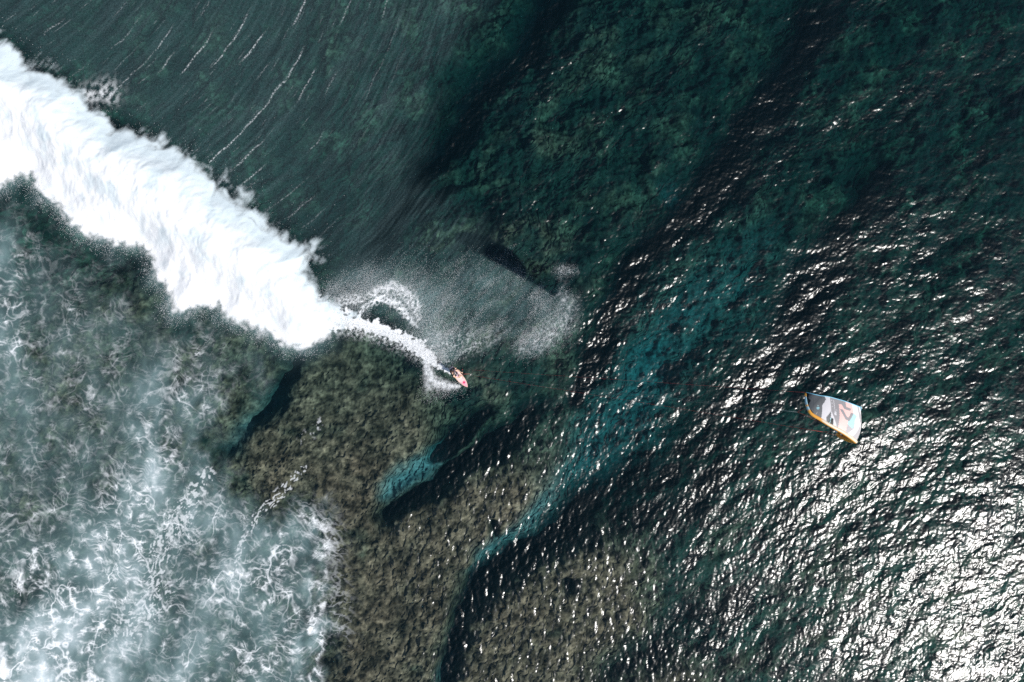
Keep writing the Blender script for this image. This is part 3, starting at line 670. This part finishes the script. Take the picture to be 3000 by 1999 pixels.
def canopy(name, off, mat, attr=True):
    NN = 2 * NU + 1; co = []; cs = []
    for i in range(NN):
        k = i if i <= NU else 2 * NU - i
        t = k / NU; ph = R(76) * (1 - t); nrm = (o0 * math.cos(ph) + s0 * math.sin(ph)).normalized()
        for j in range(NV + 1):
            p = half[k][j] + nrm * off
            co.append(kloc(p if i <= NU else mirror(p))); cs.append(colr[k, j])
    idx = np.arange(NN * (NV + 1)).reshape(NN, NV + 1)
    qd = np.stack([idx[:-1, :-1], idx[:-1, 1:], idx[1:, 1:], idx[1:, :-1]], -1).reshape(-1, 4)
    me = bpy.data.meshes.new(name); me.from_pydata([tuple(c) for c in co], [], qd.tolist()); me.shade_smooth()
    if attr:
        at = me.color_attributes.new('print', 'FLOAT_COLOR', 'POINT'); at.data.foreach_set('color', np.concatenate([np.array(cs), np.ones((len(cs), 1))], 1).astype(np.float32).ravel())
    me.materials.append(mat); return link(name, me, kite)
canopy('canopy', 0, kite_mat())
canopy('canopy_lining', -.012, simple('lining_orange', lin(205, 140, 50), .6), False)
spanle = [half[i][NV] for i in range(0, NU + 1, 5)]; spanle = spanle + [mirror(p) for p in spanle[-2::-1]]
nl = len(spanle); rr = [.03 + .052 * math.sin(math.pi * i / (nl - 1)) ** .55 for i in range(nl)]
# leading edge: shift slightly forward of the seam; its panels alternate ochre, pale and blue
lev = []
for i, p in enumerate(spanle):
    k = min(i, nl - 1 - i) * 5; ch = (le[k] - te[k]); ch = ch.normalized() if ch.length > .02 else c0
    d = ch if i <= (nl - 1) // 2 else (ch - 2 * ch.dot(s0) * s0)
    ph = R(76) * (1 - k / NU); sg = 1 if i <= (nl - 1) // 2 else -1
    nrm = (o0 * math.cos(ph) + sg * s0 * math.sin(ph)).normalized()
    lev.append(p + d * rr[i] * .75 - nrm * rr[i] * .55)
bm = bmesh.new(); tube(bm, [kloc(p) for p in lev], rr, 16)
lm = N('leading_edge_cloth'); gat_ = lm.n('Attribute', attribute_name='print').outputs['Color']
lm.surf(lm.n('BsdfPrincipled', {'Base Color': gat_, 'Roughness': .45}).outputs[0])
ler = done('leading_edge', bm, lm.m, kite)
at = ler.data.color_attributes.new('print', 'FLOAT_COLOR', 'POINT'); cv = []
OC, PB, BL, CR = lin(226,160,62), lin(150,190,205), lin(40,120,160), lin(222,205,180)
for vtx in ler.data.vertices:
    p = vtx.co + KO
    i = min(range(nl), key=lambda a: (lev[a] - p).length_squared); kk = min(i, nl - 1 - i); t = kk / ((nl - 1) / 2)
    sg = 1 if i <= (nl - 1) // 2 else -1
    ph = R(76) * (1 - t); nrm = (o0 * math.cos(ph) + sg * s0 * math.sin(ph)).normalized()
    up = (p - lev[i]).dot(nrm) / rr[i]
    cc_ = OC if t < .1 or .2 < t < .26 or .3 < t < .52 else (BL if .1 < t < .2 and up < .3 else PB)
    if t > .5: cc_ = CR if up > .45 else OC
    cv.append((*cc_, 1))
at.data.foreach_set('color', np.array(cv, np.float32).ravel())
bm = bmesh.new(); spt = [te[i] for i in range(0, NU + 1, 5)]; spt = spt + [mirror(p) for p in spt[-2::-1]]
tube(bm, [kloc(p) for p in spt], .018, 8); done('trailing_edge', bm, simple('edge_blue', lin(120, 190, 215), .5), kite)
sm = simple('strut_cloth', lin(215, 205, 190), .5)
for k, sd2 in ((66, 1), (150, 1), (66, -1)):
    bm = bmesh.new(); row = [half[k][j] for j in range(4, NV + 1, 6)]
    ph = R(76) * (1 - k / NU); nrm = (o0 * math.cos(ph) + s0 * math.sin(ph)).normalized()
    row = [p - nrm * .06 for p in row]
    if sd2 < 0: row = [mirror(p) for p in row]
    tube(bm, [kloc(p) for p in row], [.03 + .03 * min(1, i / 6) for i in range(len(row))], 10); done('strut', bm, sm, kite)
# bridle on the leading edge
bm = bmesh.new(); brm = simple('bridle_line', lin(190, 90, 70), .5)
for sg in (1, -1):
    pr = [half[k][NV] for k in (40, 90, 135)]; pr = [p if sg > 0 else mirror(p) for p in pr]
    knot = (pr[0] + pr[1]) / 2 + (surfer_at - KO).normalized() * .9
    for p in pr: tube(bm, [kloc(p), kloc(knot)], .006, 5)
    if sg > 0: kn1 = knot
    else: kn2 = knot
done('bridle', bm, brm, kite)

# ================================================================ surfboard, rider, control bar with its lines
sz = .10 + sea_z(-3.6, -2.5)
bdir = Vector((.66, -.75, 0)).normalized(); bn_ = Vector((bdir.y, -bdir.x, 0)) * -1
nose = Vector((-3.07, -3.18, 0))
BL_ = 1.80
Mb = Matrix((( bdir.x, bn_.x, 0), (bdir.y, bn_.y, 0), (0, 0, 1)))
board = bpy.data.objects.new('surfboard', None); S.collection.objects.link(board)
ctr = nose - bdir * BL_ / 2
board.matrix_world = Matrix.Translation((ctr.x, ctr.y, sz + .03)) @ (Mb.to_4x4() @ Matrix.Rotation(R(7), 4, 'X') @ Matrix.Rotation(R(-3), 4, 'Y'))
tag(board, 'small pale pink surfboard with a brighter pink nose patch under the rider', 'surfboard')
def outline(t):                                # t 0 tail .. 1 nose
    return .255 * (max(0, (1 - (abs(t - .47) / .53) ** 2.35)) ** .8 if t > .47 else (.62 + .38 * (1 - ((.47 - t) / .47) ** 2)))
bm = bmesh.new(); NB = 40; rowsT, rowsB = [], []
def deckz(t): return .13 * max(0, t - .5) ** 2 * 2 + .02 * (1 - t)
for i in range(NB + 1):
    t = i / NB; x = (t - .5) * BL_; wd = max(outline(t), .004); th = .028 * min(1, 4 * t + .5) * min(1, 5 * (1 - t) + .15)
    rowsT.append([bm.verts.new((x, wd * k / 6, deckz(t) + th * (1 - (abs(k) / 6) ** 3))) for k in range(-6, 7)])
    rowsB.append([bm.verts.new((x, wd * k / 6, deckz(t) - th * (1 - (abs(k) / 6) ** 4))) for k in range(-6, 7)])
for rws in (rowsT, rowsB):
    for a, b in zip(rws[:-1], rws[1:]):
        for k in range(12): bm.faces.new((a[k], a[k + 1], b[k + 1], b[k]))
bmesh.ops.remove_doubles(bm, verts=bm.verts, dist=.0015)
pm = N('board_deck'); tc = pm.n('TexCoord').outputs['Object']; xyz = pm.n('SeparateXYZ', {0: tc})
nz = pm.n('TexNoise', {'Vector': tc, 'Scale': 7.0, 'Detail': 3.0}).outputs[0]
vx = pm.math('ADD', xyz.outputs[0], pm.math('MULTIPLY', nz, .18))
edge_ = pm.math('ABSOLUTE', xyz.outputs[1])
cpk = pm.mix(pm.ss(vx, .38, .56), (*lin(250, 222, 214), 1), (*lin(254, 172, 186), 1))
cpk = pm.mix(pm.ss(nz, .35, .62), cpk, pm.mix(.5, cpk, (*lin(255, 205, 205), 1)))
blob = pm.ss(pm.n('VectorMath', {0: tc, 1: (.50, .02, .05)}, operation='DISTANCE').outputs['Value'], .13, .04)
cpk = pm.mix(blob, cpk, (*lin(226, 60, 110), 1))
cpk = pm.mix(pm.ss(xyz.outputs[0], -.15, -.35), cpk, (*lin(242, 205, 200), 1))
pm.surf(pm.n('BsdfPrincipled', {'Base Color': cpk, 'Roughness': .25, 'Coat Weight': .3}).outputs[0])
done('deck', bm, pm.m, board)
bm = bmesh.new()
for sgn in (-1, 1):
    tube(bm, [((i / NB - .5) * BL_, sgn * (max(outline(i / NB), .004) - .004), deckz(i / NB)) for i in range(1, NB + 1)], [.010] * (NB - 1) + [.006], 8)
done('rail', bm, simple('rail_yellow', lin(250, 218, 176), .3), board)
bm = bmesh.new()
for i, (a, b, z1, z2) in enumerate([(-.55, -.5, 0, 0)]):
    pass
pad = bmesh.ops.create_cube(bm, size=1, matrix=Matrix.Translation((-.66, 0, .058)) @ Matrix.Diagonal((.30, .30, .008, 1)))
bmesh.ops.bevel(bm, geom=bm.edges[:], offset=.003, segments=1)
done('traction_pad', bm, simple('pad_grey', lin(60, 60, 66), .8), board, False)
for (fx_, fy_) in ((-.70, .13), (-.70, -.13), (-.80, 0)):
    bm = bmesh.new(); pf = [(0, 0), (.10, 0), (.06, -.05), (0, -.11), (-.03, -.115), (0, -.06)]
    A = [bm.verts.new((fx_ + p[0], fy_ - .004, -.005 + p[1])) for p in pf]; B = [bm.verts.new((fx_ + p[0], fy_ + .004, -.005 + p[1])) for p in pf]
    bm.faces.new(A); bm.faces.new(B[::-1])
    for k in range(6): bm.faces.new((A[k], B[k], B[(k + 1) % 6], A[(k + 1) % 6]))
    done('fin', bm, simple('fin_black', (.02, .02, .02), .4), board, False)

# --- rider: one skinned body; the wetsuit, harness and hair are worn over it
bz = sz + .08
J = dict(pelvis=(-3.93,-2.28,bz+.50), waist=(-3.97,-2.24,bz+.66), chest=(-3.99,-2.21,bz+.84), neck=(-4.03,-2.17,bz+.98), jaw=(-4.05,-2.15,bz+1.04), head=(-4.08,-2.12,bz+1.12), crown=(-4.10,-2.10,bz+1.18),
         lsh=(-3.93,-2.03,bz+.96), rsh=(-3.98,-2.41,bz+.95), lel=(-3.68,-1.98,bz+.84), rel=(-3.72,-2.50,bz+.82), lwr=(-3.49,-2.13,bz+.90), rwr=(-3.50,-2.35,bz+.89), lpa=(-3.42,-2.155,bz+.92), rpa=(-3.42,-2.36,bz+.91),
         lhip=(-3.95,-2.18,bz+.48), rhip=(-3.88,-2.37,bz+.47), lkn=(-3.72,-1.97,bz+.40), rkn=(-3.50,-2.37,bz+.41), lan=(-4.02,-1.99,bz+.07), ran=(-3.66,-2.53,bz+.07), lto=(-3.87,-1.86,bz+.02), rto=(-3.47,-2.43,bz+.02), lhe=(-4.06,-2.02,bz+.03), rhe=(-3.70,-2.56,bz+.03))
RD = dict(pelvis=.135, waist=.115, chest=.14, neck=.055, jaw=.075, head=.098, crown=.075, lsh=.068, rsh=.068, lel=.043, rel=.043, lwr=.029, rwr=.029, lpa=.034, rpa=.034, lhip=.098, rhip=.098, lkn=.06, rkn=.06, lan=.038, ran=.038, lto=.03, rto=.03, lhe=.032, rhe=.032)
E = [('pelvis','waist'),('waist','chest'),('chest','neck'),('neck','jaw'),('jaw','head'),('head','crown'),('chest','lsh'),('chest','rsh'),('lsh','lel'),('rsh','rel'),('lel','lwr'),('rel','rwr'),('lwr','lpa'),('rwr','rpa'),('pelvis','lhip'),('pelvis','rhip'),('lhip','lkn'),('rhip','rkn'),('lkn','lan'),('rkn','ran'),('lan','lto'),('ran','rto'),('lan','lhe'),('ran','rhe')]
def skinned(name, J_, E_, RD_, root, mat, parent=None, extra=()):
    names = list(J_); P_ = [Vector(J_[n_]) for n_ in names]; rad_ = [RD_[n_] for n_ in names]; ed = [(names.index(a), names.index(b)) for a, b in E_]
    for base_, chain in extra:
        prev = names.index(base_)
        for p_, r_ in chain: P_.append(Vector(p_)); rad_.append(r_); ed.append((prev, len(P_) - 1)); prev = len(P_) - 1
    me = bpy.data.meshes.new(name); me.from_pydata([tuple(p_) for p_ in P_], ed, []); me.materials.append(mat)
    o = link(name, me, parent); sk = o.modifiers.new('skin', 'SKIN'); sk.use_smooth_shade = True
    lay = me.skin_vertices[0] if len(me.skin_vertices) else None
    if lay is None:
        bpy.context.view_layer.objects.active = o; bpy.ops.mesh.customdata_skin_add(); lay = me.skin_vertices[0]
    for i_, r_ in enumerate(rad_): lay.data[i_].radius = (r_, r_)
    lay.data[names.index(root)].use_root = True
    sb = o.modifiers.new('smooth', 'SUBSURF'); sb.levels = 2; sb.render_levels = 2
    return o
bar_dir = (Vector((-3.40,-2.54,bz+.90)) - Vector((-3.44,-1.98,bz+.94))).normalized()
out_ = Vector((1, .05, .25)).normalized(); dn_ = bar_dir.cross(out_).normalized(); dn_ = dn_ if dn_.z < 0 else -dn_
fingers = []
for hnd, sg in (('lpa', 1), ('rpa', -1)):
    c_ = Vector(J[hnd])
    for k_ in range(4):
        ln = (.036, .042, .040, .031)[k_]; b0 = c_ + bar_dir * sg * (-.028 + .0195 * k_) * 1.0 + out_ * .030
        fingers.append((hnd, [(b0, .010), (b0 + out_ * ln, .0095), (b0 + out_ * ln + dn_ * ln * .8, .009), (b0 + out_ * ln * .45 + dn_ * ln * 1.25, .008)]))
    b0 = c_ - bar_dir * sg * .03 + dn_ * .012
    fingers.append((hnd, [(b0, .012), (b0 + out_ * .03 + dn_ * .03, .010), (b0 + out_ * .05 + dn_ * .028 + bar_dir * sg * .02, .009)]))
skin_m = simple('skin', lin(222, 178, 152), .5)
fwd = Vector((.62, -.45, .62)).normalized(); hc = Vector(J['head'])
nosev = [(hc + fwd * .085 - Vector((0, 0, .0)), .022), (hc + fwd * .118 - Vector((.0, 0, .01)), .012)]
person = skinned('person', J, E, RD, 'pelvis', skin_m, None, fingers + [('head', nosev)])
tag(person, 'kite surfer in black wetsuit crouching on the board and holding the bar', 'person')
suit_m = N('wetsuit_print'); tc = suit_m.n('TexCoord').outputs['Object']
vn = suit_m.n('TexNoise', {'Vector': tc, 'Scale': 9.0, 'Detail': 1.0}).outputs[0]
sep = suit_m.n('SeparateXYZ', {0: tc})
front = suit_m.ss(sep.outputs[0], -3.93, -3.84)
prn = suit_m.math('MULTIPLY', suit_m.ss(vn, .47, .50), front)
vn2 = suit_m.n('TexNoise', {'Vector': tc, 'Scale': 5.0}).outputs[0]
suit_m.surf(suit_m.n('BsdfPrincipled', {'Base Color': suit_m.mix(prn, (.008, .009, .010, 1), suit_m.mix(suit_m.ss(vn2, .45, .55), (.75, .38, .50, 1), (.85, .82, .80, 1))), 'Roughness': .55}).outputs[0])
SJ = ['pelvis','waist','chest','lsh','rsh','lhip','rhip']
J2 = {k_: J[k_] for k_ in SJ}
def lerpj(a, b, t): return tuple(Vector(J[a]).lerp(Vector(J[b]), t))
J2.update(nb=lerpj('chest','neck',.6), lth=lerpj('lhip','lkn',.62), rth=lerpj('rhip','rkn',.62), lup=lerpj('lsh','lel',.5), rup=lerpj('rsh','rel',.5))
R2 = {k_: RD[k_] * 1.16 + .018 for k_ in SJ}; R2.update(nb=.082, lth=.092, rth=.092, lup=.068, rup=.068)
skinned('wetsuit', J2, [('pelvis','waist'),('waist','chest'),('chest','nb'),('chest','lsh'),('chest','rsh'),('lsh','lup'),('rsh','rup'),('pelvis','lhip'),('pelvis','rhip'),('lhip','lth'),('rhip','rth')], R2, 'pelvis', suit_m.m, person)
bm = bmesh.new(); ax_ = (Vector(J['chest']) - Vector(J['pelvis'])).normalized(); mid_ = Vector(J['waist']) - ax_ * .02; u_, v_ = frame(ax_)
for q0 in (-.05, 0.0, .05): tube(bm, [mid_ + ax_ * q0 + (.136 - .006 * abs(q0) * 20) * (math.cos(a) * u_ + math.sin(a) * v_) for a in np.linspace(0, 2 * math.pi, 25)], .026, 8)
done('harness', bm, simple('harness_black', (.012, .012, .014), .6), person)
bm = bmesh.new(); hr = Vector(J['head']) - fwd * .03
ball(bm, hr + Vector((0, 0, .03)) - fwd * .012, .118, (1, 1, .98)); tube(bm, [hr - fwd * .07, hr - fwd * .14 + Vector((0, .01, -.03)), hr - fwd * .2 + Vector((0, .02, -.12))], [.05, .038, .012], 10)
done('hair', bm, simple('hair_brown', lin(58, 36, 28), .6, vary=.2, scale=40), person)
for sg in (-1, 1):
    sd_v = fwd.cross(Vector((0, 0, 1))).normalized() * sg
    bm = bmesh.new(); ball(bm, hc + fwd * .085 + sd_v * .034 + Vector((0, 0, .012)), .012); done('eye', bm, simple('eye_dark', (.03, .02, .02), .2), person)

# --- control bar and the four flying lines
bar = bpy.data.objects.new('control_bar', None); S.collection.objects.link(bar); bc = (Vector(J['lpa']) + Vector(J['rpa'])) / 2 + out_ * .055 + dn_ * .018
bar.location = bc; tag(bar, "dark control bar held by the surfer with thin lines to the kite", 'control bar')
bm = bmesh.new(); tube(bm, [-bar_dir * .27, -bar_dir * .2, bar_dir * .2, bar_dir * .27], [.012, .015, .015, .012], 10); done('grip', bm, simple('grip_dark', lin(40, 44, 48), .6), bar)
for sg in (-1, 1):
    bm = bmesh.new(); tube(bm, [bar_dir * .27 * sg, bar_dir * .33 * sg + out_ * .02], [.017, .014], 8); done('float', bm, simple('float_red', lin(190, 60, 60), .5), bar)
tip1, tip2 = half[2][NV // 2], mirror(half[2][NV // 2])
lnm = {'red': simple('line_red', lin(200, 70, 60), .5), 'grey': simple('line_grey', lin(120, 130, 130), .5)}
up_tip, dn_tip = (tip1, tip2) if tip1.z > tip2.z else (tip2, tip1)
for a, b, mt in ((-bar_dir * .33, tip1, 'red'), (bar_dir * .33, tip2, 'grey'), (out_ * .03, kn1, 'grey'), (out_ * .03, kn2, 'red')):
    bm = bmesh.new(); b_ = b - bc; sag = Vector((0, 0, -.25))
    tube(bm, [a.lerp(b_, t) + sag * 4 * t * (1 - t) for t in np.linspace(0, 1, 15)], .0028, 5); done('flying_line', bm, lnm[mt], bar)
    bm = bmesh.new(); dd_ = (a - b_).normalized(); tube(bm, [b_, b_ + dd_ * 1.1], .007, 6); done('pigtail', bm, lnm[mt], bar)
bm = bmesh.new(); tube(bm, [Vector(J['waist']) + Vector((.13, 0, 0)) - bc, out_ * -.02, out_ * .5], .007, 6); done('chicken_loop_line', bm, lnm['red'], bar)
